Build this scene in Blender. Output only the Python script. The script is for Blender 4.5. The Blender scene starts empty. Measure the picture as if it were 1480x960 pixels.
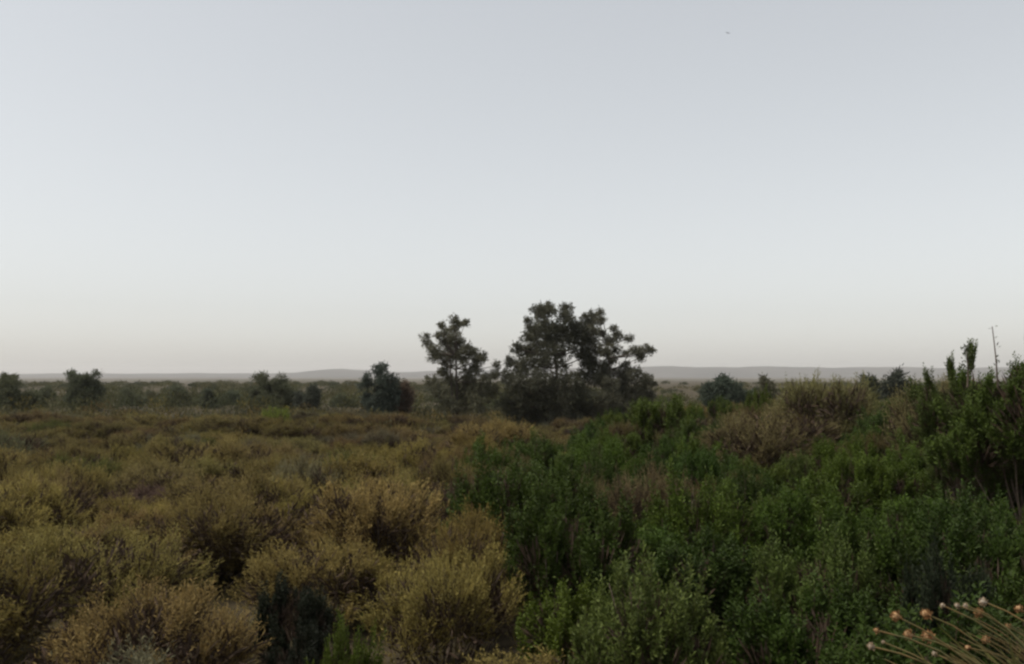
import bpy, math
import numpy as np
from mathutils import Vector, Matrix

# ------------------------------------------------------------------ camera, sky, sun, exposure
scene = bpy.context.scene
COL = scene.collection
R = math.radians
EYE = 3.2                       # the photographer stands on a low bank above the plain
FPX, CX, CY, HORIZON = 1282.0, 740.0, 480.0, 545.0      # photograph is 1480 x 960
PITCH = math.atan((HORIZON - CY) / FPX)

cam_d = bpy.data.cameras.new('camera'); cam = bpy.data.objects.new('camera', cam_d); COL.objects.link(cam)
cam.location = (0, 0, EYE); cam.rotation_euler = (math.pi / 2 + PITCH, 0, 0)
cam_d.sensor_width = 36; cam_d.lens = 36 * FPX / 1480
cam_d.clip_start = 0.05; cam_d.clip_end = 60000
scene.camera = cam

SUN_EL, SUN_AZ = 58.0, -105.0    # azimuth from +Y, negative to the left
world = bpy.data.worlds.new('World'); scene.world = world; world.use_nodes = True
wn = world.node_tree
sky = wn.nodes.new('ShaderNodeTexSky'); sky.sky_type = 'NISHITA'; sky.sun_disc = False
sky.sun_elevation = R(SUN_EL); sky.sun_rotation = R(SUN_AZ)
sky.air_density = 1.0; sky.dust_density = 1.6; sky.ozone_density = 1.0; sky.altitude = 20
hs = wn.nodes.new('ShaderNodeHueSaturation'); hs.inputs['Saturation'].default_value = 0.34
def wmath(kind, src, val):
    n = wn.nodes.new('ShaderNodeVectorMath') if kind == 'SCALE' else wn.nodes.new('ShaderNodeGamma')
    if kind == 'SCALE': n.operation = 'SCALE'; n.inputs['Scale'].default_value = val
    else: n.inputs['Gamma'].default_value = val
    wn.links.new(src, n.inputs[0]); return n.outputs[0]
flat = wmath('SCALE', wmath('GAMMA', wmath('SCALE', sky.outputs[0], 1 / 4.5), .62), 4.5)     # thick dust evens out the whole sky
wn.links.new(flat, hs.inputs['Color'])
bg = wn.nodes['Background']; bg.inputs['Strength'].default_value = 0.074
wt = wn.nodes.new('ShaderNodeMixRGB'); wt.blend_type = 'MULTIPLY'; wt.inputs[0].default_value = 1
wt.inputs[2].default_value = (1.0, .988, .962, 1)          # dust in the whole sky
wn.links.new(hs.outputs[0], wt.inputs[1]); wn.links.new(wt.outputs[0], bg.inputs['Color'])

sd = bpy.data.lights.new('sun', 'SUN'); so = bpy.data.objects.new('sun', sd); COL.objects.link(so)
sd.energy = 1.5; sd.angle = R(10); sd.color = (1.0, 0.94, 0.84)
sv = Vector((math.sin(R(SUN_AZ)) * math.cos(R(SUN_EL)), math.cos(R(SUN_AZ)) * math.cos(R(SUN_EL)), math.sin(R(SUN_EL))))
so.rotation_euler = sv.to_track_quat('Z', 'Y').to_euler(); so.location = sv * 30

vs = scene.view_settings
vs.view_transform = 'Standard'; vs.look = 'None'; vs.gamma = 1.0; vs.use_curve_mapping = False
vs.exposure = 1.20
scene.cycles.use_denoising = True
scene.cycles.max_bounces = 6; scene.cycles.diffuse_bounces = 3; scene.cycles.transmission_bounces = 3
scene.cycles.volume_bounces = 1
scene.cycles.filter_width = 2.5

# ------------------------------------------------------------------ helpers
rng = np.random.default_rng(7)

def sstep(a, b, t):
    t = np.clip((t - a) / (b - a), 0, 1); return t * t * (3 - 2 * t)

def ground_z(x, y):
    x = np.asarray(x, float); y = np.asarray(y, float)
    bank = 1.6 * (1 - sstep(2.8, 6.0, y)) * (1 - sstep(25, 60, np.abs(x)))
    r = np.sqrt(x * x + y * y)
    far = 1 - sstep(150, 500, r)
    und = (0.16 * np.sin(x * 0.31 + 1.3) * np.sin(y * 0.23 + .4) + 0.10 * np.sin(x * .83 + y * .57)) * sstep(5, 14, r) * far
    right = 0.75 * sstep(3.0, 14.0, x) * sstep(4, 10, y) * (1 - sstep(40, 80, y)) * (1 - sstep(60, 140, x))
    return bank + und + right

def ray(px, py):
    """world direction through a photograph pixel, scaled to y = 1"""
    u = (px - CX) / FPX; v = (CY - py) / FPX
    c, s = math.cos(PITCH), math.sin(PITCH)
    y = c - v * s; z = s + v * c
    return np.array([u / y, 1.0, z / y])

def at(px, py, dist):
    d = ray(px, py); return d * dist + np.array([0, 0, EYE])

def pixel_of(x, y, z):
    c, s = math.cos(PITCH), math.sin(PITCH); dz = z - EYE
    f = y * c + dz * s; up = -y * s + dz * c
    return CX + FPX * x / f, CY - FPX * up / f

def norm(a):
    return a / np.maximum(np.linalg.norm(a, axis=-1, keepdims=True), 1e-9)

def mesh_from(name, V, F, mats, midx=None, tone=None, tint=None, smooth=False):
    """V (n,3); F list of arrays (m,3) or (m,4)"""
    me = bpy.data.meshes.new(name)
    V = np.asarray(V, np.float32); me.vertices.add(len(V)); me.vertices.foreach_set('co', V.ravel())
    loops, starts = [], []; off = 0
    for f in F:
        f = np.asarray(f, np.int32)
        if not len(f): continue
        loops.append(f.ravel()); starts.append(off + np.arange(len(f)) * f.shape[1]); off += f.size
    loops = np.concatenate(loops); starts = np.concatenate(starts).astype(np.int32)
    me.loops.add(len(loops)); me.loops.foreach_set('vertex_index', loops.astype(np.int32))
    me.polygons.add(len(starts)); me.polygons.foreach_set('loop_start', starts)
    for m in mats: me.materials.append(m)
    if midx is not None: me.polygons.foreach_set('material_index', np.asarray(midx, np.int32))
    if smooth: me.polygons.foreach_set('use_smooth', np.ones(len(starts), bool))
    if tone is not None:
        a = me.attributes.new('tone', 'FLOAT', 'FACE'); a.data.foreach_set('value', np.asarray(tone, np.float32))
    if tint is not None:
        a = me.attributes.new('tint', 'FLOAT_COLOR', 'FACE'); a.data.foreach_set('color', np.asarray(tint, np.float32).ravel())
    me.update(calc_edges=True); me.validate()
    return me

def link(name, data, parent=None):
    o = bpy.data.objects.new(name, data); COL.objects.link(o); o.parent = parent; return o

def tag(o, label=None, cat=None, group=None, kind=None):
    if label: o['label'] = label
    if cat: o['category'] = cat
    if group: o['group'] = group
    if kind: o['kind'] = kind
    return o

class Leaves:
    """collects many small folded leaves: 4 vertices, 2 triangles each"""
    def __init__(s): s.v, s.tone, s.mat, s.tint = [], [], [], []
    def add(s, P, D, L, W, g, fold=.25, mat=0, tint=None, tone=None):
        n = len(P); D = norm(D)
        a = norm(np.cross(D, g.normal(size=(n, 3)))); b = np.cross(D, a)
        L = np.broadcast_to(L, (n,))[:, None]; W = np.broadcast_to(W, (n,))[:, None]
        mid = P + D * L * .5 + b * W * fold
        s.v.append(np.stack([P, mid + a * W * .5, P + D * L, mid - a * W * .5], 1))
        t = g.random(n) if tone is None else np.broadcast_to(tone, (n,))
        s.tone.append(np.repeat(t, 2)); s.mat.append(np.full(2 * n, mat))
        if tint is not None: s.tint.append(np.repeat(np.broadcast_to(tint, (n, 4)), 2, 0))
    def data(s):
        V = np.concatenate(s.v).reshape(-1, 3); n = len(V) // 4; i = np.arange(n)[:, None] * 4
        F = np.concatenate([i + np.array([0, 1, 2]), i + np.array([0, 2, 3])], 1).reshape(-1, 3)
        return V, F
    def mesh(s, name, mats):
        V, F = s.data()
        return mesh_from(name, V, [F], mats, np.concatenate(s.mat), np.concatenate(s.tone), np.concatenate(s.tint) if s.tint else None)

def tubes(paths, sides=5):
    """paths: list of (points (k,3), radii (k,)) -> V, quads"""
    Vs, Fs, off = [], [], 0
    ang = np.arange(sides) / sides * 2 * math.pi
    for P, rad in paths:
        P = np.asarray(P, float); k = len(P)
        T = norm(np.gradient(P, axis=0)); ref = np.array([.31, .87, .37])
        A = norm(np.cross(T, ref)); B = np.cross(T, A)
        ring = P[:, None] + (A[:, None] * np.cos(ang)[:, None] + B[:, None] * np.sin(ang)[:, None]) * np.asarray(rad)[:, None, None]
        Vs.append(ring.reshape(-1, 3)); j = np.arange(sides); jn = (j + 1) % sides
        for q in range(k - 1):
            a = off + q * sides
            Fs.append(np.stack([a + j, a + jn, a + sides + jn, a + sides + j], 1))
        off += k * sides
    return np.concatenate(Vs), np.concatenate(Fs)

def bend(p0, p1, n=6, sag=.15, g=rng, wob=.05):
    p0 = np.asarray(p0, float); p1 = np.asarray(p1, float); t = np.linspace(0, 1, n)[:, None]
    L = np.linalg.norm(p1 - p0)
    c = (p0 + p1) / 2 + np.array([0, 0, -sag * L]) + g.normal(size=3) * wob * L
    return (1 - t) ** 2 * p0 + 2 * t * (1 - t) * c + t ** 2 * p1

# ------------------------------------------------------------------ materials
def new_mat(name):
    m = bpy.data.materials.new(name); m.use_nodes = True
    nt = m.node_tree; nt.nodes.clear(); out = nt.nodes.new('ShaderNodeOutputMaterial')
    return m, nt, out

def foliage_mat(name, source, rough=.75, transl=.38, spec=.1, lo=.70, hi=1.3, yellow=.25):
    m, nt, out = new_mat(name); N, K = nt.nodes.new, nt.links.new
    tone = N('ShaderNodeAttribute'); tone.attribute_name = 'tone'
    if source == 'object':
        oi = N('ShaderNodeObjectInfo'); base = oi.outputs['Color']
    elif source == 'tint':
        ta = N('ShaderNodeAttribute'); ta.attribute_name = 'tint'; base = ta.outputs['Color']
    else:
        rgb = N('ShaderNodeRGB'); rgb.outputs[0].default_value = (*source, 1); base = rgb.outputs[0]
    mr = N('ShaderNodeMapRange'); mr.inputs[3].default_value = lo; mr.inputs[4].default_value = hi
    K(tone.outputs['Fac'], mr.inputs[0])
    sc = N('ShaderNodeVectorMath'); sc.operation = 'SCALE'; K(base, sc.inputs[0]); K(mr.outputs[0], sc.inputs['Scale'])
    # some leaves drier than others
    hu = N('ShaderNodeMath'); hu.operation = 'MULTIPLY'; hu.inputs[1].default_value = 7.31; K(tone.outputs['Fac'], hu.inputs[0])
    fr = N('ShaderNodeMath'); fr.operation = 'FRACT'; K(hu.outputs[0], fr.inputs[0])
    mix = N('ShaderNodeMixRGB'); mix.blend_type = 'MULTIPLY'; mix.inputs[2].default_value = (1.18, 1.0, .8, 1)
    m2 = N('ShaderNodeMath'); m2.operation = 'MULTIPLY'; m2.inputs[1].default_value = yellow * 2; K(fr.outputs[0], m2.inputs[0])
    K(m2.outputs[0], mix.inputs[0]); K(sc.outputs[0], mix.inputs[1])
    p = N('ShaderNodeBsdfPrincipled'); K(mix.outputs[0], p.inputs['Base Color'])
    p.inputs['Roughness'].default_value = rough; p.inputs['Specular IOR Level'].default_value = spec
    t = N('ShaderNodeBsdfTranslucent'); K(mix.outputs[0], t.inputs['Color'])
    ms = N('ShaderNodeMixShader'); ms.inputs[0].default_value = transl
    K(p.outputs[0], ms.inputs[1]); K(t.outputs[0], ms.inputs[2]); K(ms.outputs[0], out.inputs[0])
    return m

def plain_mat(name, col, col2=None, scale=8, rough=.9, spec=.15, bump=0, detail=6, stretch=None):
    m, nt, out = new_mat(name); N, K = nt.nodes.new, nt.links.new
    p = N('ShaderNodeBsdfPrincipled'); p.inputs['Roughness'].default_value = rough; p.inputs['Specular IOR Level'].default_value = spec
    tc = N('ShaderNodeTexCoord'); mp = N('ShaderNodeMapping'); K(tc.outputs['Object'], mp.inputs[0])
    if stretch: mp.inputs['Scale'].default_value = stretch
    no = N('ShaderNodeTexNoise'); no.inputs['Scale'].default_value = scale; no.inputs['Detail'].default_value = detail
    K(mp.outputs[0], no.inputs['Vector'])
    cr = N('ShaderNodeValToRGB'); cr.color_ramp.elements[0].position = .35; cr.color_ramp.elements[1].position = .65
    cr.color_ramp.elements[0].color = (*col, 1); cr.color_ramp.elements[1].color = (*(col2 or col), 1)
    K(no.outputs['Fac'], cr.inputs[0]); K(cr.outputs[0], p.inputs['Base Color'])
    if bump:
        b = N('ShaderNodeBump'); b.inputs['Strength'].default_value = bump; K(no.outputs['Fac'], b.inputs['Height']); K(b.outputs[0], p.inputs['Normal'])
    K(p.outputs[0], out.inputs[0]); return m

M_LEAF = foliage_mat('leaf', 'object')
M_GLOSSY = foliage_mat('glossy_leaf', 'object', rough=.6, transl=.28, spec=.16, lo=.38, hi=1.6, yellow=.15)
M_BRACT = foliage_mat('bract', 'object', lo=.35, hi=1.6)
M_DEAD = foliage_mat('dead_twig', (.055, .040, .030), rough=.9, transl=.1, spec=.1)
M_TINT = foliage_mat('scrub_leaf', 'tint')
M_BARK = plain_mat('bark', (.055, .043, .034), (.10, .085, .07), 14, bump=.5)
M_TWIG = plain_mat('twig_bark', (.075, .055, .042), (.12, .095, .07), 30)
M_STRAW = plain_mat('straw', (.17, .11, .045), (.10, .10, .04), 20, rough=.7)
M_SEED = plain_mat('seed_head', (.26, .14, .06), (.40, .27, .15), 180, rough=.8, bump=.6)
M_FLUFF = plain_mat('seed_fluff', (.25, .20, .15), (.42, .36, .29), 120, rough=.9)
M_BIRD = plain_mat('feathers', (.05, .05, .055), (.08, .075, .075), 5)
M_SOIL = plain_mat('soil', (.055, .042, .028), (.10, .08, .048), .9, bump=.4, detail=10)
M_HILL = plain_mat('hill_ground', (.062, .062, .060), (.095, .092, .086), .004, detail=9)

# plain: dark litter under the scrub, dusty dry fields far out
m, nt, out = new_mat('plain_ground'); N, K = nt.nodes.new, nt.links.new
tc = N('ShaderNodeTexCoord'); no = N('ShaderNodeTexNoise'); no.inputs['Scale'].default_value = .8; no.inputs['Detail'].default_value = 10
K(tc.outputs['Object'], no.inputs['Vector'])
r1 = N('ShaderNodeValToRGB'); r1.color_ramp.elements[0].position = .35; r1.color_ramp.elements[1].position = .68
r1.color_ramp.elements[0].color = (.035, .028, .018, 1); r1.color_ramp.elements[1].color = (.085, .068, .038, 1); K(no.outputs['Fac'], r1.inputs[0])
n2 = N('ShaderNodeTexNoise'); n2.inputs['Scale'].default_value = .006; n2.inputs['Detail'].default_value = 5
K(tc.outputs['Object'], n2.inputs['Vector'])
r2 = N('ShaderNodeValToRGB'); r2.color_ramp.elements[0].position = .4; r2.color_ramp.elements[1].position = .6
r2.color_ramp.elements[0].color = (.085, .080, .062, 1); r2.color_ramp.elements[1].color = (.145, .130, .108, 1); K(n2.outputs['Fac'], r2.inputs[0])
ln = N('ShaderNodeVectorMath'); ln.operation = 'LENGTH'; K(tc.outputs['Object'], ln.inputs[0])
mr = N('ShaderNodeMapRange'); mr.inputs[1].default_value = 260; mr.inputs[2].default_value = 900; K(ln.outputs['Value'], mr.inputs[0])
mx = N('ShaderNodeMixRGB'); K(mr.outputs[0], mx.inputs[0]); K(r1.outputs[0], mx.inputs[1]); K(r2.outputs[0], mx.inputs[2])
p = N('ShaderNodeBsdfPrincipled'); p.inputs['Roughness'].default_value = .95; p.inputs['Specular IOR Level'].default_value = .1
K(mx.outputs[0], p.inputs['Base Color'])
bp = N('ShaderNodeBump'); bp.inputs['Strength'].default_value = .5; K(no.outputs['Fac'], bp.inputs['Height']); K(bp.outputs[0], p.inputs['Normal'])
K(p.outputs[0], out.inputs[0]); M_PLAIN = m

# ------------------------------------------------------------------ terrain
SEG = 160
rad = [0.25]
while rad[-1] < 7600: rad.append(rad[-1] * 1.085 if rad[-1] > 3 else rad[-1] + .28)
rad = np.array(rad); th = np.arange(SEG) / SEG * 2 * math.pi
X = rad[:, None] * np.cos(th); Y = rad[:, None] * np.sin(th)
V = np.stack([X, Y, ground_z(X, Y)], -1).reshape(-1, 3)
V = np.concatenate([V, [[0, 0, float(ground_z(0, 0))]]])
i = np.arange(len(rad) - 1)[:, None] * SEG; j = np.arange(SEG); jn = (j + 1) % SEG
Q = np.stack([i + j, i + SEG + j, i + SEG + jn, i + jn], -1).reshape(-1, 4)
T = np.stack([np.full(SEG, len(V) - 1), j, jn], 1)
g = link('ground', mesh_from('ground', V, [Q, T], [M_PLAIN], smooth=True)); tag(g, kind='structure')

# far low ridge that closes the plain
hx = np.linspace(-5200, 5200, 220); hy = np.linspace(2600, 6600, 40)
HX, HY = np.meshgrid(hx, hy)
ridge_px = CX + FPX * HX / 4400
prof = np.interp(ridge_px, [-800, 0, 300, 440, 470, 500, 535, 575, 700, 900, 1000, 1250, 1480, 2300], [6, 6, 6.5, 7, 11.5, 13, 11.5, 8, 11, 15.5, 16, 15, 14, 13])
bump = np.exp(-((HY - 4400) / 620) ** 2)
rough = 1 + .05 * np.sin(HX * .011) + .04 * np.sin(HX * .027 + HY * .01) + .10 * np.sin(HX * .0041 + HY * .004) * (1 - bump)
HZ = prof * 4400 / FPX * bump * rough - 1.2
V = np.stack([HX, HY, HZ], -1).reshape(-1, 3); w = len(hx)
i = np.arange(len(hy) - 1)[:, None] * w; j = np.arange(w - 1)
Q = np.stack([i + j, i + j + 1, i + w + j + 1, i + w + j], -1).reshape(-1, 4)
tag(link('hills', mesh_from('hills', V, [Q], [M_HILL], smooth=True)), kind='structure')

# ------------------------------------------------------------------ shrub prototypes (shared mesh data)
def lobes_for(g, rad, h, n):
    out = [(np.array([0, 0, h * .52]), rad * .72, h * .48)]
    for k in range(n):
        a = k / n * 2 * math.pi + g.uniform(-.4, .4); d = rad * g.uniform(.42, .62)
        r = rad * g.uniform(.34, .5); zc = h * g.uniform(.36, .66)
        out.append((np.array([d * math.cos(a), d * math.sin(a), zc]), r, min(r * g.uniform(.9, 1.25), zc * .95)))
    return out

def shoots_on(g, lobes, n, depth=(.72, 1.02)):
    w = np.array([l[1] ** 2 for l in lobes]); idx = g.choice(len(lobes), n, p=w / w.sum())
    d = norm(g.normal(size=(n, 3))); d[:, 2] = np.where(d[:, 2] < -.35, -d[:, 2], d[:, 2])
    c = np.stack([lobes[k][0] for k in idx]); r = np.array([lobes[k][1] for k in idx]); rz = np.array([lobes[k][2] for k in idx])
    q = g.uniform(*depth, n)[:, None]
    return c + d * np.stack([r, r, rz], 1) * q, d

def bunched(g, lobes, n_bunch, n, size, tall, depth):
    """shoot tips gathered in uneven bunches, so that dark hollows stay between them"""
    bc, bd = shoots_on(g, lobes, n_bunch, depth)
    w = g.uniform(.4, 1.6, n_bunch); idx = g.choice(n_bunch, n, p=w / w.sum())
    sz = (g.uniform(.6, 1.3, n_bunch) * size)[idx][:, None]
    off = norm(g.normal(size=(n, 3))) * (g.random((n, 1)) ** .5) * sz * np.array([1, 1, tall])
    return bc[idx] + off, norm(bd[idx] + off / sz * .6), g.random(n_bunch)[idx]

def feather_shrub(seed, rad, h, n_shoot, per, L, W, sparse=1.0):
    """fine twigged dry shrub"""
    g = np.random.default_rng(seed); lv = Leaves(); lobes = lobes_for(g, rad, h, 7)
    tips, d, bt = bunched(g, lobes, 62, n_shoot, .155 * rad, 1.05, (.55, 1.04))
    ax = norm(d * .75 + np.array([0, 0, .55]) + g.normal(size=d.shape) * .28)
    ln = g.uniform(.12, .34, n_shoot) * (rad / .85) * np.where(g.random(n_shoot) < .06, 1.7, 1)
    st = tips - ax * ln[:, None] * .55
    tone_s = bt * .6 + g.random(n_shoot) * .4
    t = np.linspace(.12, 1, per)
    P = st[:, None] + ax[:, None] * (ln[:, None] * t)[..., None]
    side = norm(g.normal(size=P.shape)); D = norm(np.broadcast_to(ax[:, None], P.shape) * .9 + side * .75)
    tn = np.clip(np.repeat(tone_s[:, None], per, 1) * .6 + g.random((n_shoot, per)) * .4, 0, 1)
    lv.add(P.reshape(-1, 3), D.reshape(-1, 3), g.uniform(.6, 1.3, n_shoot * per) * L, g.uniform(.7, 1.3, n_shoot * per) * W, g, tone=tn.ravel())
    # bare twig of each shoot
    lv.add(st - ax * ln[:, None] * .3, ax, ln * 1.25, .007, g, mat=1)
    # inner dead twigs
    m = int(n_shoot * 1.1); tp, dd = shoots_on(g, lobes, m, (.25, .8)); dd = norm(dd + g.normal(size=dd.shape) * .5 + np.array([0, 0, .3]))
    lv.add(tp, dd, g.uniform(.06, .2, m), g.uniform(.012, .03, m), g, mat=1)
    fol = lv.mesh('feathery_foliage', [M_LEAF, M_DEAD])
    paths = []
    for l in lobes:
        for q in range(3):
            e = l[0] + g.normal(size=3) * l[1] * .35
            b = bend(np.array([g.normal() * .06, g.normal() * .06, -.1]), e, 6, .1, g, .08); paths.append((b, np.linspace(.02, .006, 6)))
    return fol, mesh_from('twigs', *[(v, [f]) for v, f in [tubes(paths, 4)]][0], [M_TWIG], smooth=True)

def leafy_shrub(seed, rad, h, n_shoot, per, L, W, up=.9, spikes=.08, spike_len=1.8, tall=2.5):
    """upright shoots with small glossy leaves"""
    g = np.random.default_rng(seed); lv = Leaves(); lobes = lobes_for(g, rad, h, 8)
    tips, d, bt = bunched(g, lobes, int(44 * rad * h / 1.5), n_shoot, .115, tall, (.5, 1.04))
    ax = norm(d * .55 + np.array([0, 0, up]) + g.normal(size=d.shape) * .16)
    ln = g.uniform(.25, .5, n_shoot) * np.where(g.random(n_shoot) < spikes, spike_len, 1)
    st = tips - ax * ln[:, None] * .6; t = np.linspace(.08, 1, per)
    P = st[:, None] + ax[:, None] * (ln[:, None] * t)[..., None]
    k = np.arange(per) * 2.4; a = norm(np.cross(ax, g.normal(size=ax.shape))); b = np.cross(ax, a)
    ph = g.uniform(0, 6.3, n_shoot)[:, None] + k
    rd = a[:, None] * np.cos(ph)[..., None] + b[:, None] * np.sin(ph)[..., None]
    D = norm(ax[:, None] * .65 + rd * .85 + g.normal(size=P.shape) * .2)
    tone_s = bt * .65 + g.random(n_shoot) * .35
    # young leaves at the shoot tips are lighter
    tn = np.clip(tone_s[:, None] * .45 + t * .2 + g.random((n_shoot, per)) * .35, 0, 1)
    s = (1.15 - .35 * t)[None] * g.uniform(.75, 1.2, (n_shoot, per))
    lv.add(P.reshape(-1, 3), D.reshape(-1, 3), (s * L).ravel(), (s * W).ravel(), g, tone=tn.ravel(), fold=.18)
    lv.add(st - ax * ln[:, None] * .4, ax, ln * 1.3, .008, g, mat=1)
    m = n_shoot; tp, dd = shoots_on(g, lobes, m, (.2, .65))
    lv.add(tp, norm(dd + np.array([0, 0, .6])), g.uniform(.08, .25, m), g.uniform(.015, .035, m), g, mat=1)
    fol = lv.mesh('leafy_foliage', [M_GLOSSY, M_DEAD])
    paths = []
    for l in lobes:
        for q in range(3):
            e = l[0] + g.normal(size=3) * l[1] * .35
            b = bend(np.array([g.normal() * .1, g.normal() * .1, -.12]), e, 6, .05, g, .06); paths.append((b, np.linspace(.028, .007, 6)))
    v, f = tubes(paths, 4)
    return fol, mesh_from('twigs', v, [f], [M_TWIG], smooth=True)

FEATHER = [feather_shrub(100 + k, .95, 1.05 + .12 * (k % 3), 1900, 13, .042, .010) for k in range(6)]
LEAFY = [leafy_shrub(200 + k, 1.0, 1.55 + .18 * (k % 3), 1000, 26, .066, .027) for k in range(5)]

def place_shrub(name, proto, x, y, s, sz, rot, color, label, cat, group=None, sink=.05):
    root = bpy.data.objects.new(name, None); COL.objects.link(root)
    root.location = (x, y, float(ground_z(x, y)) - sink); root.rotation_euler = (0, 0, rot); root.scale = (s, s, sz)
    root.empty_display_size = .2
    f = link('foliage', proto[0], root); f.color = (*color, 1); f['kind'] = 'stuff'
    link('woody_stem', proto[1], root)
    tag(root, label, cat, group)
    return root

# base leaf colours (albedo)
OLIVE = np.array((.245, .212, .074)); BROWN = np.array((.225, .176, .076)); GREY = np.array((.180, .176, .102))
PURPLE = np.array((.125, .092, .070)); LIME = np.array((.150, .170, .048)); GREEN = np.array((.056, .086, .011))
DEEP = np.array((.037, .060, .010)); KHAKI = np.array((.155, .142, .062))

def is_green(px, py):
    """the leafy thicket on the right of the scrub field"""
    edge = np.interp(py, [560, 600, 630, 660, 700, 760, 800, 860, 960, 1100], [1000, 900, 840, 750, 690, 700, 770, 835, 850, 840])
    return px > edge

taken = []      # hero footprints
def hero(px, top_py, d, width_px, proto, color, name, label, cat='shrub', hscale=None):
    top = at(px, top_py, d); gz = float(ground_z(top[0], d)); h = top[2] - gz
    zs = proto[0]['_h']; s = width_px * d / FPX / (2 * proto[0]['_r'])
    place_shrub(name, proto, top[0], d, s, h / zs, rng.uniform(0, 6.3), color, label, cat)
    taken.append((top[0], d, s * proto[0]['_r'] * (1.0 if d < 16 else .75) + (.35 if d < 16 else 0)))

for pr in FEATHER + LEAFY:
    co = np.empty(len(pr[0].vertices) * 3, np.float32); pr[0].vertices.foreach_get('co', co); co = co.reshape(-1, 3)
    pr[0]['_h'] = float(np.percentile(co[:, 2], 99.5)); pr[0]['_r'] = float(np.percentile(np.hypot(co[:, 0], co[:, 1]), 97))

# named individual shrubs one can point at
hero(640, 790, 9.6, 235, FEATHER[0], (0.247, 0.210, 0.067), 'olive_shrub', 'rounded olive yellow shrub standing alone against the dark gap and green thicket')
hero(705, 604, 27, 160, FEATHER[1], (0.226, 0.176, 0.067), 'olive_shrub', 'broad brownish olive shrub in front of the dark foot of the tall trees')
hero(590, 636, 24, 125, FEATHER[2], (0.247, 0.210, 0.064), 'olive_shrub', 'yellowish shrub beside the broad brownish olive shrub below the tall trees')
hero(555, 692, 14, 200, FEATHER[3], (0.284, 0.217, 0.083), 'golden_shrub', 'golden tan shrub, the most yellow one of the dry scrub')
hero(150, 765, 10.5, 270, FEATHER[4], (0.226, 0.198, 0.067), 'olive_shrub', 'wide pale olive shrub with twiggy crown above the leggy brown shrub')
hero(220, 845, 8.0, 300, FEATHER[5], (0.226, 0.168, 0.067), 'dry_shrub', 'wide dry leggy shrub with tangled pale twigs next to the dark gap')
hero(400, 588, 46, 44, FEATHER[0], (0.173, 0.226, 0.044), 'lime_shrub', 'small bright yellow green round shrub below the far tree line')
hero(930, 672, 14, 150, FEATHER[1], (0.157, 0.127, 0.067), 'brown_shrub', 'brownish dry shrub enclosed by dark green leaves of the thicket')
hero(1100, 590, 23, 210, FEATHER[2], (.150, .130, .060), 'olive_shrub', 'large muted olive shrub rising behind the green thicket')
hero(1195, 545, 26, 150, FEATHER[3], (0.180, 0.176, 0.074), 'plumed_shrub', 'tall pale olive shrub with plumes reaching the hazy horizon')
hero(960, 575, 30, 110, LEAFY[1], (.054, .078, .012), 'green_shrub', 'green leafy shrub just right of the foot of the open branched tree')
hero(505, 900, 7.0, 120, LEAFY[2], (.055, .076, .010), 'green_shrub', 'low green leafy shrub at the foot of the rounded olive yellow shrub')
hero(850, 845, 8.4, 190, LEAFY[3], (.066, .092, .012), 'green_shrub', 'bright green leafy shrub beside the rounded olive yellow shrub')
hero(425, 838, 9.2, 120, LEAFY[4], (.016, .020, .011), 'shade_toned_shrub', 'shrub with leaves coloured near black as shade, deep in the gap between dry shrubs')  # near black leaves: the hollow's deep shade put into the colour
hero(440, 905, 7.9, 110, LEAFY[0], (.014, .017, .010), 'shade_toned_shrub', 'low shrub, leaves coloured as shade, in front of the near black one in the gap')  # shade of the gap painted as leaf colour here too
hero(1370, 800, 7.0, 150, LEAFY[1], (.016, .022, .011), 'shade_toned_shrub', 'shrub with shade put into its leaf colour right behind the dry flower plants')  # near black leaf colour stands in for a deep shaded gap
hero(1360, 548, 19, 150, FEATHER[5], (0.173, 0.157, 0.072), 'olive_shrub', 'tall olive shrub leaning on the dark tall green shrub with bare sticks')

tall = leafy_shrub(301, 1.5, 3.0, 2500, 26, .064, .026, up=.8, spikes=.02, spike_len=1.4, tall=1.2)
gx = at(1474, 498, 13.5)
t1 = place_shrub('tall_green_shrub', tall, gx[0] + .2, 13.5, 1.0, (gx[2] - float(ground_z(gx[0], 13.5))) / 2.75, 1.0, (.052, .078, .014),
                 'tall dark green shrub with bare sticks poking above the horizon', 'shrub')
taken.append((gx[0], 13.5, 1.1))
g2 = at(1392, 528, 14.6)
place_shrub('tall_green_shrub', tall, g2[0], 14.6, .75, (g2[2] - float(ground_z(g2[0], 14.6))) / 2.75, 3.1, (.054, .074, .018),
            'dusky green shrub beside the tall shrub with bare sticks', 'shrub')
taken.append((g2[0], 14.6, .8))
for (a, b, rr, leafy) in (((1442, 560), (1434, 472), .013, 10), ((1398, 560), (1396, 505), .016, 60)):
    p0 = at(*a, 13.2); p1 = at(*b, 13.2); path = bend(p0, p1, 8, 0, rng, .05)
    v, f = tubes([(path, np.linspace(rr, rr * .45, 8))], 6)
    o = link('stick', mesh_from('stick', v, [f], [M_TWIG], smooth=True), t1); bpy.context.view_layer.update()
    o.matrix_parent_inverse = t1.matrix_world.inverted()
    lv = Leaves(); q = path[3:][rng.integers(0, 5, leafy)] + rng.normal(size=(leafy, 3)) * .03
    lv.add(q, rng.normal(size=(leafy, 3)) * .7 + np.array([0, 0, .8]), rng.uniform(.05, .09, leafy), .024, rng)
    lo = link('leaf_tuft', lv.mesh('leaf_tuft', [M_GLOSSY]), o); lo.color = (.05, .06, .03, 1); lo['kind'] = 'stuff'

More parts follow.
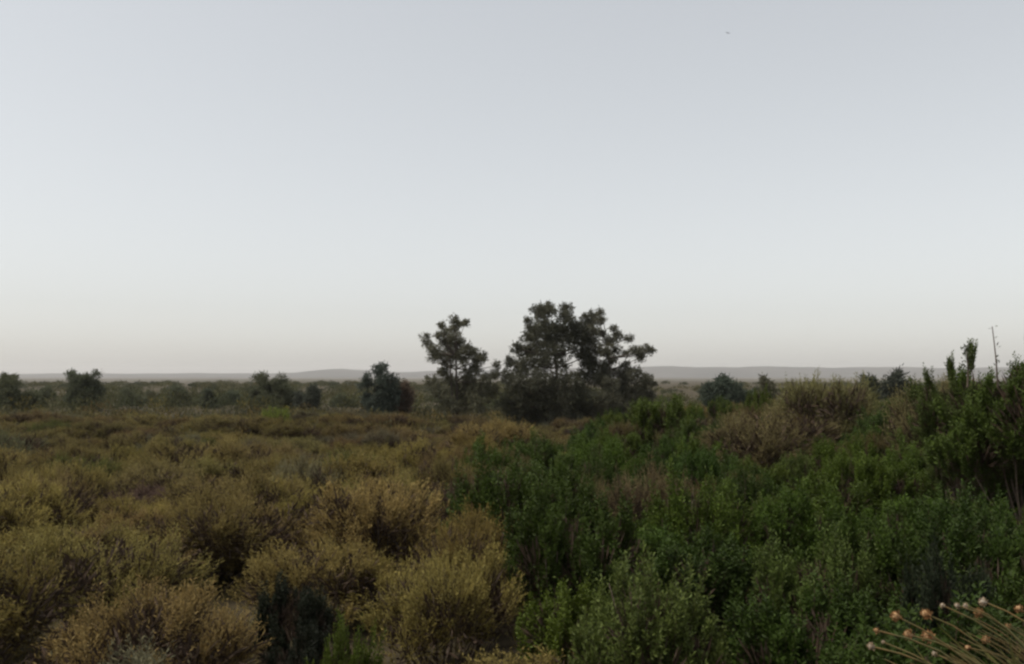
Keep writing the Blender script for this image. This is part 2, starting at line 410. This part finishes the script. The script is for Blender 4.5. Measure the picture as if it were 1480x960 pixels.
# the field of shrubs: each one its own object, described by the nearest thing one can find
MARKS = [(640, 880, 9.6, 'the rounded olive yellow shrub'), (705, 640, 27, 'the broad brownish olive shrub'), (590, 660, 24, 'the yellowish shrub below the trees'),
         (560, 740, 15, 'the golden tan shrub'), (160, 800, 10.5, 'the wide pale olive shrub'), (230, 880, 8.0, 'the wide dry leggy shrub'), (400, 600, 46, 'the bright yellow green round shrub'),
         (930, 720, 14, 'the brownish shrub within the thicket'), (1100, 640, 23, 'the large muted olive shrub'), (1195, 590, 26, 'the tall plumed olive shrub'),
         (850, 890, 8.4, 'the bright green leafy shrub'), (1360, 600, 19, 'the tall leaning olive shrub'), (1440, 640, 13.5, 'the tall shrub with bare sticks'),
         (660, 600, 54, 'the slender tree'), (795, 605, 55, 'the big bushy tree'), (893, 600, 56, 'the open branched tree'), (1350, 930, 5.5, 'the dry flower plants'),
         (430, 880, 8.0, 'the dark gap in the scrub'), (12, 590, 78, 'the rounded tree of the tree line'), (122, 588, 82, 'the dense spiky tree'), (256, 588, 90, 'the hazy round bush'),
         (394, 590, 80, 'the flat topped tree'), (551, 592, 66, 'the dark bluish pointed tree'), (1048, 582, 60, 'the dark teal rounded bush'), (1296, 580, 45, 'the blackish round bush')]
MARKS = [((px - CX) / FPX * d, d, t) for px, py, d, t in MARKS]

def where(x, y):
    q = [((x - a) ** 2 + ((y - b) * .8) ** 2) / (1 + .04 * b) for a, b, t in MARKS]; k = int(np.argmin(q)); a, b, t = MARKS[k]
    dy = (y - b) / (1 + .02 * b)
    far = 'well ' if abs(dy) > 4 else ''
    return (far + 'behind ' if dy > 1 else far + 'in front of ' if dy < -1 else 'beside ') + t

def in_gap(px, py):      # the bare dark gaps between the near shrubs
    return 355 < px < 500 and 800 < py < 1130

y = 5.0; n_o = n_g = 0
while y < 78:
    s = 1.22 + .029 * (y - 5); s = min(s, 3.2)
    half = (860 / FPX) * y
    x = -half + rng.uniform(0, s)
    while x < half:
        xx, yy = x + rng.uniform(-.35, .35) * s, y + rng.uniform(-.35, .35) * s
        x += s
        px, py = pixel_of(xx, yy, float(ground_z(xx, yy)) + 1.0)
        pg = bool(is_green(px + rng.normal() * 15, py))
        if any((xx - a) ** 2 + (yy - b) ** 2 < c * c for a, b, c in taken): continue
        if not pg and in_gap(px, py): continue
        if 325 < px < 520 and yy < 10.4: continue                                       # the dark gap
        if (530 < px < 770 and yy < 9.0) or (70 < px < 370 and yy < 7.2): continue      # open ground before the two named shrubs
        if 700 < px < 910 and 47 < yy < 60: continue            # foot of the tall trees
        if pg and yy < 42:
            if n_g >= 290: continue
            pr = LEAFY[rng.integers(len(LEAFY))]; u = rng.random()
            dry = .0 if py > 780 else .07 if py > 640 else .28
            if u < dry:
                pr = FEATHER[rng.integers(len(FEATHER))]; c = (BROWN * .55 if u < dry * .4 else KHAKI * .75) * rng.uniform(.8, 1.1)
                nm, kind, word, sc_, hz = 'brown_shrub', 'brownish fine twigged shrub', 'shrub', rng.uniform(.75, 1.05), rng.uniform(1.0, 1.5)
            elif u < .55:
                c = GREEN * rng.uniform(.8, 1.2); nm, kind = 'green_shrub', 'mid green leafy shrub'; sc_, hz = rng.uniform(.7, 1.05), rng.uniform(.72, 1.05)
            elif u < .88:
                c = DEEP * rng.uniform(.8, 1.2); nm, kind = 'dark_green_shrub', 'dark green leafy shrub'; sc_, hz = rng.uniform(.75, 1.1), rng.uniform(.75, 1.12)
            else:
                c = np.array((.075, .105, .024)) * rng.uniform(.85, 1.1); nm, kind = 'yellow_green_shrub', 'yellow green leafy shrub'; sc_, hz = rng.uniform(.6, .9), rng.uniform(.65, .95)
            if yy < 6.6: hz *= .85
            if px > 930 and yy < 11 and nm == 'green_shrub': c = DEEP * rng.uniform(.75, 1.1); nm, kind = 'dark_green_shrub', 'dark green leafy shrub'
            n_g += 1
        else:
            if n_o >= 298: continue
            pr = FEATHER[rng.integers(len(FEATHER))]; u = rng.random(); sc_ = rng.uniform(.85, 1.45) * (1 + .006 * yy); hz = rng.uniform(.7, 1.35) if yy < 24 else rng.uniform(.5, 1.1)
            if yy > 30: u = u * .9 + .08
            if u < .58: c = OLIVE * rng.uniform(.75, 1.12); nm, kind = 'olive_shrub', 'yellowish olive fine twigged shrub'
            elif u < .80: c = BROWN * rng.uniform(.75, 1.1); nm, kind = 'brown_shrub', 'tan brown fine twigged shrub'
            elif u < .88: c = GREY * rng.uniform(.75, 1.1); nm, kind = 'grey_green_shrub', 'grey green fine twigged shrub'
            elif u < .965: c = PURPLE * rng.uniform(.7, 1.05); nm, kind = 'dark_brown_shrub', 'dark purplish brown shrub'; hz *= .85
            else: c = LIME * rng.uniform(.75, .95); nm, kind = 'lime_shrub', 'yellow green fine twigged shrub'
            c = c * np.array((.70, .69, .74) if yy > 30 else (.84, .83, .85) if yy > 18 else (.97, .94, .9))           # leaf colour darker in steps farther out
            n_o += 1
        size = 'tall ' if hz > (1.0 if pg else 1.02) else 'low ' if hz < .72 else ''
        place_shrub(nm, pr, xx, yy, sc_, hz, rng.uniform(0, 6.3), np.clip(c * rng.uniform(.93, 1.07, 3), 0, 1),
                    size + kind + ' ' + where(xx, yy), 'shrub', kind + 's')
    y += s * .92
print('SHRUBS', n_o, n_g)

# ------------------------------------------------------------------ uncountable low growth and far scrub
def clump(lv, g, c, rad, h, n, L, W, tint):
    d = norm(g.normal(size=(n, 3))); d[:, 2] = np.abs(d[:, 2])
    q = g.uniform(.45, 1.05, n)[:, None]
    P = c + d * np.array([rad, rad, h]) * q
    D = norm(d * .7 + np.array([0, 0, .6]) + g.normal(size=d.shape) * .35)
    lv.add(P, D, g.uniform(.6, 1.3, n) * L, g.uniform(.6, 1.3, n) * W, g, tint=np.array([*tint, 1]))

g = np.random.default_rng(41); lv = Leaves()
for k in range(2600):                # dry grass and litter between the near shrubs
    yy = 4.2 + 40 * g.random() ** 1.5; xx = g.uniform(-.66, .66) * yy
    px, py = pixel_of(xx, yy, float(ground_z(xx, yy)))
    if in_gap(px, py - 60): continue
    base = (GREEN if is_green(px, py) else OLIVE) * g.uniform(.5, .95)
    c = np.array([xx, yy, float(ground_z(xx, yy)) - .02])
    clump(lv, g, c, g.uniform(.15, .35), g.uniform(.15, .4), 36, .11, .012 + .0004 * yy, base)
tag(link('dry_undergrowth', lv.mesh('dry_undergrowth', [M_TINT])), 'low dry grass and litter between the shrubs', 'undergrowth', kind='stuff')

lv = Leaves(); pal = [GREY * .9, KHAKI, BROWN * .9, OLIVE * .85, np.array((.075, .080, .048))]
for k in range(2600):
    yy = 40 * (10.5 ** g.random()); xx = g.uniform(-.72, .72) * yy
    px, py = pixel_of(xx, yy, 1)
    if 690 < px < 910 and yy < 60: continue
    gap = math.sin(xx * .021 + 1) * math.sin(yy * .013) * .5 + .5
    if yy > 120 and g.random() > gap * (1.0 if xx < 0 else .45): continue
    r_ = g.uniform(.7, 1.6) * (1 + yy / 260); h_ = g.uniform(.5, 1.15) * (1 + .15 * (yy > 80))
    if yy > 75 and xx < 0: h_ *= g.uniform(.9, 1.5)
    if 72 < yy < 105 and px < 620: h_ = g.uniform(1.2, 2.3); r_ *= .8
    tnt = pal[g.integers(len(pal))] * g.uniform(.75, 1.1)
    tnt = tnt * .66
    if yy > 75: tnt = tnt * .45 + np.array((.055, .070, .036)) * .55
    clump(lv, g, np.array([xx, yy, float(ground_z(xx, yy)) - .1]), r_, h_, 150, .16 + .0016 * yy, .05 + .0006 * yy, tnt)
tag(link('far_scrub', lv.mesh('far_scrub', [M_TINT])), 'grey green scrub covering the plain out to the horizon', 'scrub', kind='stuff')

# ------------------------------------------------------------------ trees
def tuft_cloud(lv, g, c, r, n_tuft, per, L, W, flat=.85):
    d = norm(g.normal(size=(n_tuft, 3))) * (g.random((n_tuft, 1)) ** .45) * np.array([r, r, r * flat])
    tips = c + d
    ax = norm(d + np.array([0, 0, r * .5]) + g.normal(size=d.shape) * r * .3)
    P = np.repeat(tips, per, 0); A = np.repeat(ax, per, 0)
    D = norm(A * .6 + g.normal(size=P.shape) * .65)
    P = P + g.normal(size=P.shape) * L * .35
    ts = np.repeat(g.random(n_tuft), per)
    lv.add(P, D, g.uniform(.6, 1.25, len(P)) * L, g.uniform(.7, 1.3, len(P)) * W, g, tone=np.clip(ts * .6 + g.random(len(P)) * .4, 0, 1))
    return tips

def tree(name, label, base_px, d, clumps, color, seed, stems=2, tufts=9, per=16, L=.20, W=.05, cat='tree', group=None, trunk_r=.13, rfac=1.4, spread=None, dens=15):
    g = np.random.default_rng(seed); mpp = d / FPX
    bx = (base_px - CX) / FPX * d; gz = float(ground_z(bx, d))
    root = bpy.data.objects.new(name, None); COL.objects.link(root); root.location = (bx, d, gz - .05)
    tag(root, label, cat, group)
    O = np.array([bx, d, gz - .05]); lv = Leaves(); ctr = []
    width = (max(c[0] for c in clumps) - min(c[0] for c in clumps)) * mpp * .5
    for (px, py, r) in clumps:
        p = at(px, py, d); off = abs(p[0] - bx) / max(width, .1)
        side_ = (-1.0, .25) if py > 543 and len(clumps) > 30 else (-.8, .8)
        dep = (spread or width) * math.sqrt(max(.05, 1 - min(off, 1) ** 2)) * g.uniform(*side_)
        # move along the view ray so the crown has real depth
        p = at(px, py, d + dep); ctr.append((p - O, r * mpp * rfac))
    top = max(c[0][2] for c in ctr)
    # stems
    st = []
    for k in range(stems):
        tx = g.choice(len(ctr)) if k else int(np.argmax([c[0][2] for c in ctr]))
        e = ctr[tx][0] * np.array([.55, .55, .82]); n = 9
        b = bend(np.array([g.normal() * .12 * (k > 0), g.normal() * .12 * (k > 0), -.1]), e, n, .05, g, .07)
        st.append(b); v, f = tubes([(b, np.linspace(trunk_r * (1 if k == 0 else .75), trunk_r * .25, n))], 7)
        link('trunk', mesh_from('trunk', v, [f], [M_BARK], smooth=True), root)
    for c, r in ctr:
        allp = np.concatenate([s[1:-1] for s in st]); w = np.linalg.norm(allp - c, axis=1) + np.where(allp[:, 2] > c[2] - .1, 3, 0)
        a = allp[int(np.argmin(w))]
        b = bend(a, c, 5, .08, g, .06); v, f = tubes([(b, np.linspace(.045, .012, 5) * trunk_r / .13)], 5)
        link('branch', mesh_from('branch', v, [f], [M_BARK], smooth=True), root)
        tuft_cloud(lv, g, c, r, int(tufts + dens * (r / .35) ** 2), per, L, W)
    cr = link('crown', lv.mesh('crown', [M_LEAF, M_DEAD]), root); cr.color = (*color, 1); cr['kind'] = 'stuff'
    return root

A_ = [(656, 464, 7), (672, 468, 5), (664, 470, 5), (640, 471, 5), (614, 488, 5), (619, 498, 6), (627, 507, 9), (634, 487, 5), (646, 482, 8), (656, 478, 7), (657, 490, 10),
      (662, 500, 11), (648, 500, 9), (641, 494, 6), (676, 505, 9), (684, 512, 9), (697, 516, 6), (692, 522, 8), (655, 514, 12), (640, 515, 11), (628, 516, 8), (668, 519, 11),
      (646, 528, 9), (686, 533, 9), (678, 541, 10), (640, 540, 9), (625, 553, 11), (650, 550, 11), (675, 553, 13), (700, 548, 11), (715, 543, 8), (718, 528, 4), (635, 566, 13),
      (660, 568, 14), (690, 567, 14), (645, 586, 13), (668, 588, 14), (692, 584, 13), (712, 565, 11)]
B_ = [(780, 450, 9), (790, 446, 8), (784, 458, 8), (797, 451, 6), (818, 447, 8), (815, 457, 8), (822, 463, 7), (765, 464, 4), (768, 475, 7), (775, 481, 9), (761, 488, 6), (770, 491, 7),
      (786, 474, 11), (800, 474, 11), (815, 477, 11), (829, 475, 10), (838, 488, 11), (824, 492, 12), (806, 491, 13), (788, 494, 12), (746, 503, 6), (756, 507, 8), (765, 506, 8),
      (776, 510, 12), (795, 512, 14), (815, 510, 10), (840, 506, 9), (738, 525, 7), (749, 531, 10), (765, 526, 11), (783, 530, 12), (811, 529, 8), (733, 544, 9), (751, 549, 12),
      (775, 551, 14), (801, 553, 14), (823, 549, 11), (846, 546, 10), (745, 567, 13), (768, 573, 15), (792, 574, 16), (817, 574, 16), (842, 571, 15), (848, 462, 7), (846, 478, 9), (850, 495, 9), (848, 515, 10), (850, 533, 10), (735, 585, 12), (745, 605, 12), (770, 612, 14), (800, 615, 14), (828, 610, 13), (760, 594, 14), (785, 597, 15), (812, 597, 15), (840, 592, 14)]
C_ = [(856, 456, 6), (868, 452, 4), (858, 465, 8), (868, 464, 5), (857, 480, 8), (868, 482, 6), (856, 495, 8), (888, 478, 5), (893, 488, 6), (909, 490, 4), (881, 493, 5), (859, 508, 9),
      (876, 508, 9), (890, 505, 6), (905, 511, 4), (918, 508, 7), (930, 508, 7), (941, 507, 3.5), (925, 517, 5), (852, 521, 8), (862, 529, 7), (876, 526, 7), (886, 520, 5), (901, 530, 6),
      (905, 541, 7), (890, 541, 7), (920, 541, 9), (934, 548, 7), (905, 551, 11), (880, 556, 11), (862, 553, 8), (930, 561, 9), (900, 566, 13), (944, 556, 4), (920, 573, 13), (880, 576, 13), (938, 572, 8), (895, 590, 12), (868, 590, 13), (848, 520, 9), (868, 545, 9), (875, 540, 8), (862, 605, 12), (890, 602, 12), (845, 600, 12)]
tree('slender_tree', 'slender tree with thin upswept branches left of the big bushy tree', 660, 54, A_, (.108, .110, .076), 11, 2, rfac=1.12)
tree('bushy_tree', 'tallest dense bushy tree with dark foot at the edge of the thicket', 795, 55, B_, (.084, .088, .064), 12, 4, trunk_r=.16)
tree('open_tree', 'open branched tree with sky gaps leaning out from the big bushy tree', 893, 56, C_, (.104, .106, .078), 13, 3)

def blob(cx, top, wid, bot, n, seed, taper=.6):
    """uneven crown: a few leading limbs of unequal height carry the clumps"""
    g = np.random.default_rng(seed); out = []; lead = []
    for q in range(4 + int(wid / 16)):
        lx = cx + g.uniform(-.5, .5) * wid; lead.append((lx, top + (bot - top) * min(.8, .12 * g.random() + .75 * (abs(lx - cx) / (wid * .5)) ** 1.6 * g.uniform(.55, 1.1))))
    lead[0] = (cx + g.uniform(-.2, .2) * wid, top)
    for lx, lt in lead:
        for t in np.linspace(0, 1, 4 + int(n / 9)):
            yy = lt + 3 + (bot - lt - 4) * t; xx = lx + (cx - lx) * t * .35 + g.normal() * wid * .05
            out.append((xx, yy, g.uniform(.6, 1.25) * (3.2 + 4 * min(t + .2, 1)) * max(.6, wid / 60)))
    return out
FAR = [  # centre px, top, width, bottom, metres, colour, name, label, extra clumps
    (12, 543, 74, 592, 78, (.055, .062, .034), 'round_tree', 'pale rounded tree at the open end of the far tree line', []),
    (66, 560, 44, 588, 92, (.052, .060, .036), 'low_tree', 'low greyish tree between the rounded tree and the dense spiky tree', []),
    (122, 543, 66, 588, 82, (.042, .050, .030), 'spiky_tree', 'dense dark tree with a spiky top in the far tree line', [(101, 540, 4), (138, 541, 4), (104, 546, 5)]),
    (180, 562, 46, 588, 100, (.055, .062, .038), 'low_tree', 'low pale bush tree next to the dense spiky tree', []),
    (212, 566, 40, 588, 110, (.058, .064, .042), 'low_tree', 'very low hazy bush in the gap of the far tree line', []),
    (256, 559, 46, 588, 98, (.048, .056, .034), 'low_tree', 'hazy round bush midway along the far tree line', []),
    (299, 563, 24, 586, 92, (.035, .042, .028), 'small_dark_tree', 'small dark narrow bush beside the hazy round bush', []),
    (338, 566, 44, 588, 100, (.048, .058, .036), 'low_tree', 'low green bush before the flat topped tree', []),
    (394, 545, 64, 590, 80, (.046, .052, .030), 'flat_topped_tree', 'flat topped tree with a branch jutting out to one side', [(372, 547, 5), (380, 546, 5)]),
    (446, 557, 40, 590, 78, (.034, .040, .030), 'dark_tree', 'small dark tree close beside the flat topped tree', []),
    (495, 572, 46, 590, 95, (.052, .060, .036), 'low_tree', 'low olive bush between the small dark tree and the bluish one', []),
    (551, 535, 46, 592, 66, (.030, .040, .032), 'bluish_tree', 'dark bluish pointed tree standing left of the slender tree', [(545, 533, 5), (553, 532, 4), (533, 548, 6), (530, 556, 7), (570, 552, 6)]),
    (584, 552, 22, 590, 67, (.075, .055, .040), 'reddish_shrub', 'reddish brown bush touching the dark bluish pointed tree', []),
    (1048, 545, 66, 582, 60, (.034, .046, .034), 'dark_tree', 'dark teal rounded bush on the plain behind the thicket', []),
    (1108, 546, 20, 582, 62, (.060, .060, .038), 'slim_shrub', 'slim olive bush next to the dark teal rounded bush', []),
    (1255, 545, 38, 580, 46, (.042, .048, .032), 'dark_tree', 'grey green bush leaning on the blackish round bush', []),
    (1296, 537, 38, 580, 45, (.030, .036, .028), 'dark_tree', 'blackish round bush on the horizon behind the olive shrubs', []),
]
for k, (cx, top, wid, bot, d, col, nm, lab, ex) in enumerate(FAR):
    cl = blob(cx, top, wid, bot, int(14 + wid * .35), 500 + k) + ex
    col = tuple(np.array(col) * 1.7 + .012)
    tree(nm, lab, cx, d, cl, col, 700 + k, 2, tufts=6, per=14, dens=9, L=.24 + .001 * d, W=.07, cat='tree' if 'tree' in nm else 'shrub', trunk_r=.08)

# ------------------------------------------------------------------ dry flower stalks on the bank
HEADS = [[(1266, 911, 6, 0), (1258, 934, 6.5, 1), (1276, 928, 3.5, 1), (1294, 890, 8, 0), (1312, 917, 10, 0), (1340, 919, 10, 0)],
         [(1337, 887, 8, 0), (1362, 875, 5, 1), (1383, 875, 5, 1), (1395, 875, 5, 1), (1414, 885, 8, 0), (1420, 869, 7, 1)],
         [(1424, 924, 7, 0), (1472, 880, 8, 0), (1456, 905, 5, 0), (1398, 936, 5, 0), (1350, 945, 5, 1)],
         ]
LAB = ['dry flower plant with the two orange brown seed heads on bent stalks', 'dry flower plant with a row of four small pale seed heads',
       'dry flower plant whose straw stalks spread lowest over the bank']
for k, hd in enumerate(HEADS):
    g = np.random.default_rng(900 + k); dist = 2.25 + .12 * k if k < 3 else 4.6
    bpx = (1640 + 40 * k) if k < 3 else 1225
    b0 = at(bpx, 900, dist); gz = float(ground_z(b0[0], dist)); O = np.array([b0[0], dist, gz])
    root = bpy.data.objects.new('dry_flower_plant', None); COL.objects.link(root); root.location = O
    tag(root, LAB[k], 'dry plant', 'dry flower plants on the bank')
    for (px, py, rp, pale) in hd:
        dd = dist + g.uniform(-.12, .12); p = at(px, py, dd) - O; r = rp * g.uniform(.75, 1.0) * dd / FPX; rc = r * .62
        n = 12; t = np.linspace(0, 1, n)[:, None]
        p0 = np.array([g.normal() * .03, g.normal() * .03, -.02])
        c = np.array([p[0] * .30 + g.normal() * .02, p[1] * .4, p[2] * .86])
        path = (1 - t) ** 2 * p0 + 2 * t * (1 - t) * c + t ** 2 * p
        path = path + np.cumsum(g.normal(size=path.shape), 0) * .006 * np.sin(t * math.pi)
        sw = 1 if k < 3 else .6
        v, f = tubes([(path, np.linspace(.0042, .0022, n) * sw)], 6)
        link('stalk', mesh_from('stalk', v, [f], [M_STRAW], smooth=True), root)
        # head: bristly cup of bracts round a domed disc
        ax = norm(path[-1] - path[-2]); a = norm(np.cross(ax, np.array([.2, .9, .4]))); b = np.cross(ax, a)
        prof = [(-1.7, .14), (-1.3, .5), (-.6, .82), (.1, .98), (.5, .9), (.75, .5), (.8, .05)]
        S = 14; ang = np.arange(S) / S * 2 * math.pi
        ring = np.concatenate([p + ax * z * rc + (a * np.cos(ang)[:, None] + b * np.sin(ang)[:, None]) * q * rc * (1 + .12 * np.cos(ang * 7))[:, None] for z, q in prof])
        ii = np.arange(len(prof) - 1)[:, None] * S; jj = np.arange(S); jn = (jj + 1) % S
        Q = np.stack([ii + jj, ii + jn, ii + S + jn, ii + S + jj], -1).reshape(-1, 4)
        h = link('seed_head', mesh_from('seed_head', ring, [Q], [M_FLUFF if pale else M_SEED], smooth=True), root)
        lv = Leaves(); m = 90; d = norm(g.normal(size=(m, 3)) + ax * .5); D = norm(d * .8 + ax * .7 + g.normal(size=(m, 3)) * .25)
        lv.add(p + d * r * .45 - ax * r * .4, D, g.uniform(.3, .9, m) * 1.1 * r, r * g.uniform(.2, .5, m), g)
        bo = link('bract', lv.mesh('bract', [M_BRACT]), h); bo['kind'] = 'stuff'; bo.color = ((.38, .30, .21, 1) if pale else (.31, .18, .085, 1))
    for q in range(20):      # stalks that have lost their heads
        dd = dist + g.uniform(-.15, .15); tx, ty, _, _ = hd[g.integers(len(hd))]
        p = at(tx + g.uniform(10, 90), ty + g.uniform(15, 60), dd) - O; n = 10; t = np.linspace(0, 1, n)[:, None]
        p0 = np.array([g.normal() * .05, g.normal() * .05, -.02]); c = np.array([p[0] * .35, p[1] * .4, p[2] * .85])
        v, f = tubes([((1 - t) ** 2 * p0 + 2 * t * (1 - t) * c + t ** 2 * p, np.linspace(.0038, .0012, n))], 5)
        link('stalk', mesh_from('stalk', v, [f], [M_STRAW], smooth=True), root)
    # narrow dry leaves low on the stalks
    lv = Leaves(); m = 220; P = np.stack([g.normal(size=m) * .1 - .18, g.normal(size=m) * .1, g.uniform(.1, .75, m)], 1)
    lv.add(P, np.stack([g.normal(size=m) * .5 - .2, g.normal(size=m) * .4, g.uniform(.3, 1, m)], 1), g.uniform(.1, .3, m), .012, g)
    lf = link('leaf_tuft', lv.mesh('leaf_tuft', [M_LEAF]), root); lf.color = (.14, .14, .05, 1); lf['kind'] = 'stuff'

# ------------------------------------------------------------------ a bird gliding far off
P = at(1052, 48, 150)
def bird():
    S = 8; V, F = [], []
    xs = [-.22, -.16, -.06, .06, .16, .25, .36]; rs = [.01, .045, .07, .075, .06, .03, .04]
    for x, r in zip(xs, rs):
        for q in range(S):
            a = q / S * 2 * math.pi; V.append((r * math.cos(a), x, r * .9 * math.sin(a)))
    for k in range(len(xs) - 1):
        for q in range(S): F.append((k * S + q, k * S + (q + 1) % S, (k + 1) * S + (q + 1) % S, (k + 1) * S + q))
    for s in (-1, 1):
        o = len(V); st = [(.05, -.12, .12, .02), (.30, -.14, .13, .09), (.55, -.10, .10, .10), (.78, .0, .02, .05)]
        for x, y0, y1, z in st:
            for yy, zz in ((y0, z), (y1, z + .012), (y1, z - .012)): V.append((s * x, yy, zz))
        for k in range(3):
            for q in range(3): F.append((o + k * 3 + q, o + k * 3 + (q + 1) % 3, o + k * 3 + 3 + (q + 1) % 3, o + k * 3 + 3 + q))
    return mesh_from('bird', np.array(V), [np.array(F)], [M_BIRD], smooth=True)
b = link('bird', bird()); b.location = P; b.rotation_euler = (0, R(6), R(20)); b.scale = (.6,) * 3
tag(b, 'tiny dark bird gliding high in the pale sky', 'bird')

# ------------------------------------------------------------------ haze
hz = 90; hb = -4; e = 8200
V = [(sx * e, sy * e, z) for z in (hb, hz) for sx, sy in ((-1, -1), (1, -1), (1, 1), (-1, 1))]
F = [(0, 3, 2, 1), (4, 5, 6, 7), (0, 1, 5, 4), (1, 2, 6, 5), (2, 3, 7, 6), (3, 0, 4, 7)]
m, nt, out = new_mat('haze_air')
pv = nt.nodes.new('ShaderNodeVolumePrincipled'); pv.inputs['Color'].default_value = (.93, .91, .90, 1)
pv.inputs['Density'].default_value = 1.3e-4; pv.inputs['Anisotropy'].default_value = .15
nt.links.new(pv.outputs[0], out.inputs['Volume'])
o = link('haze', mesh_from('haze', np.array(V), [np.array(F)], [m])); tag(o, 'pale dusty haze over the whole plain', 'haze', kind='stuff')
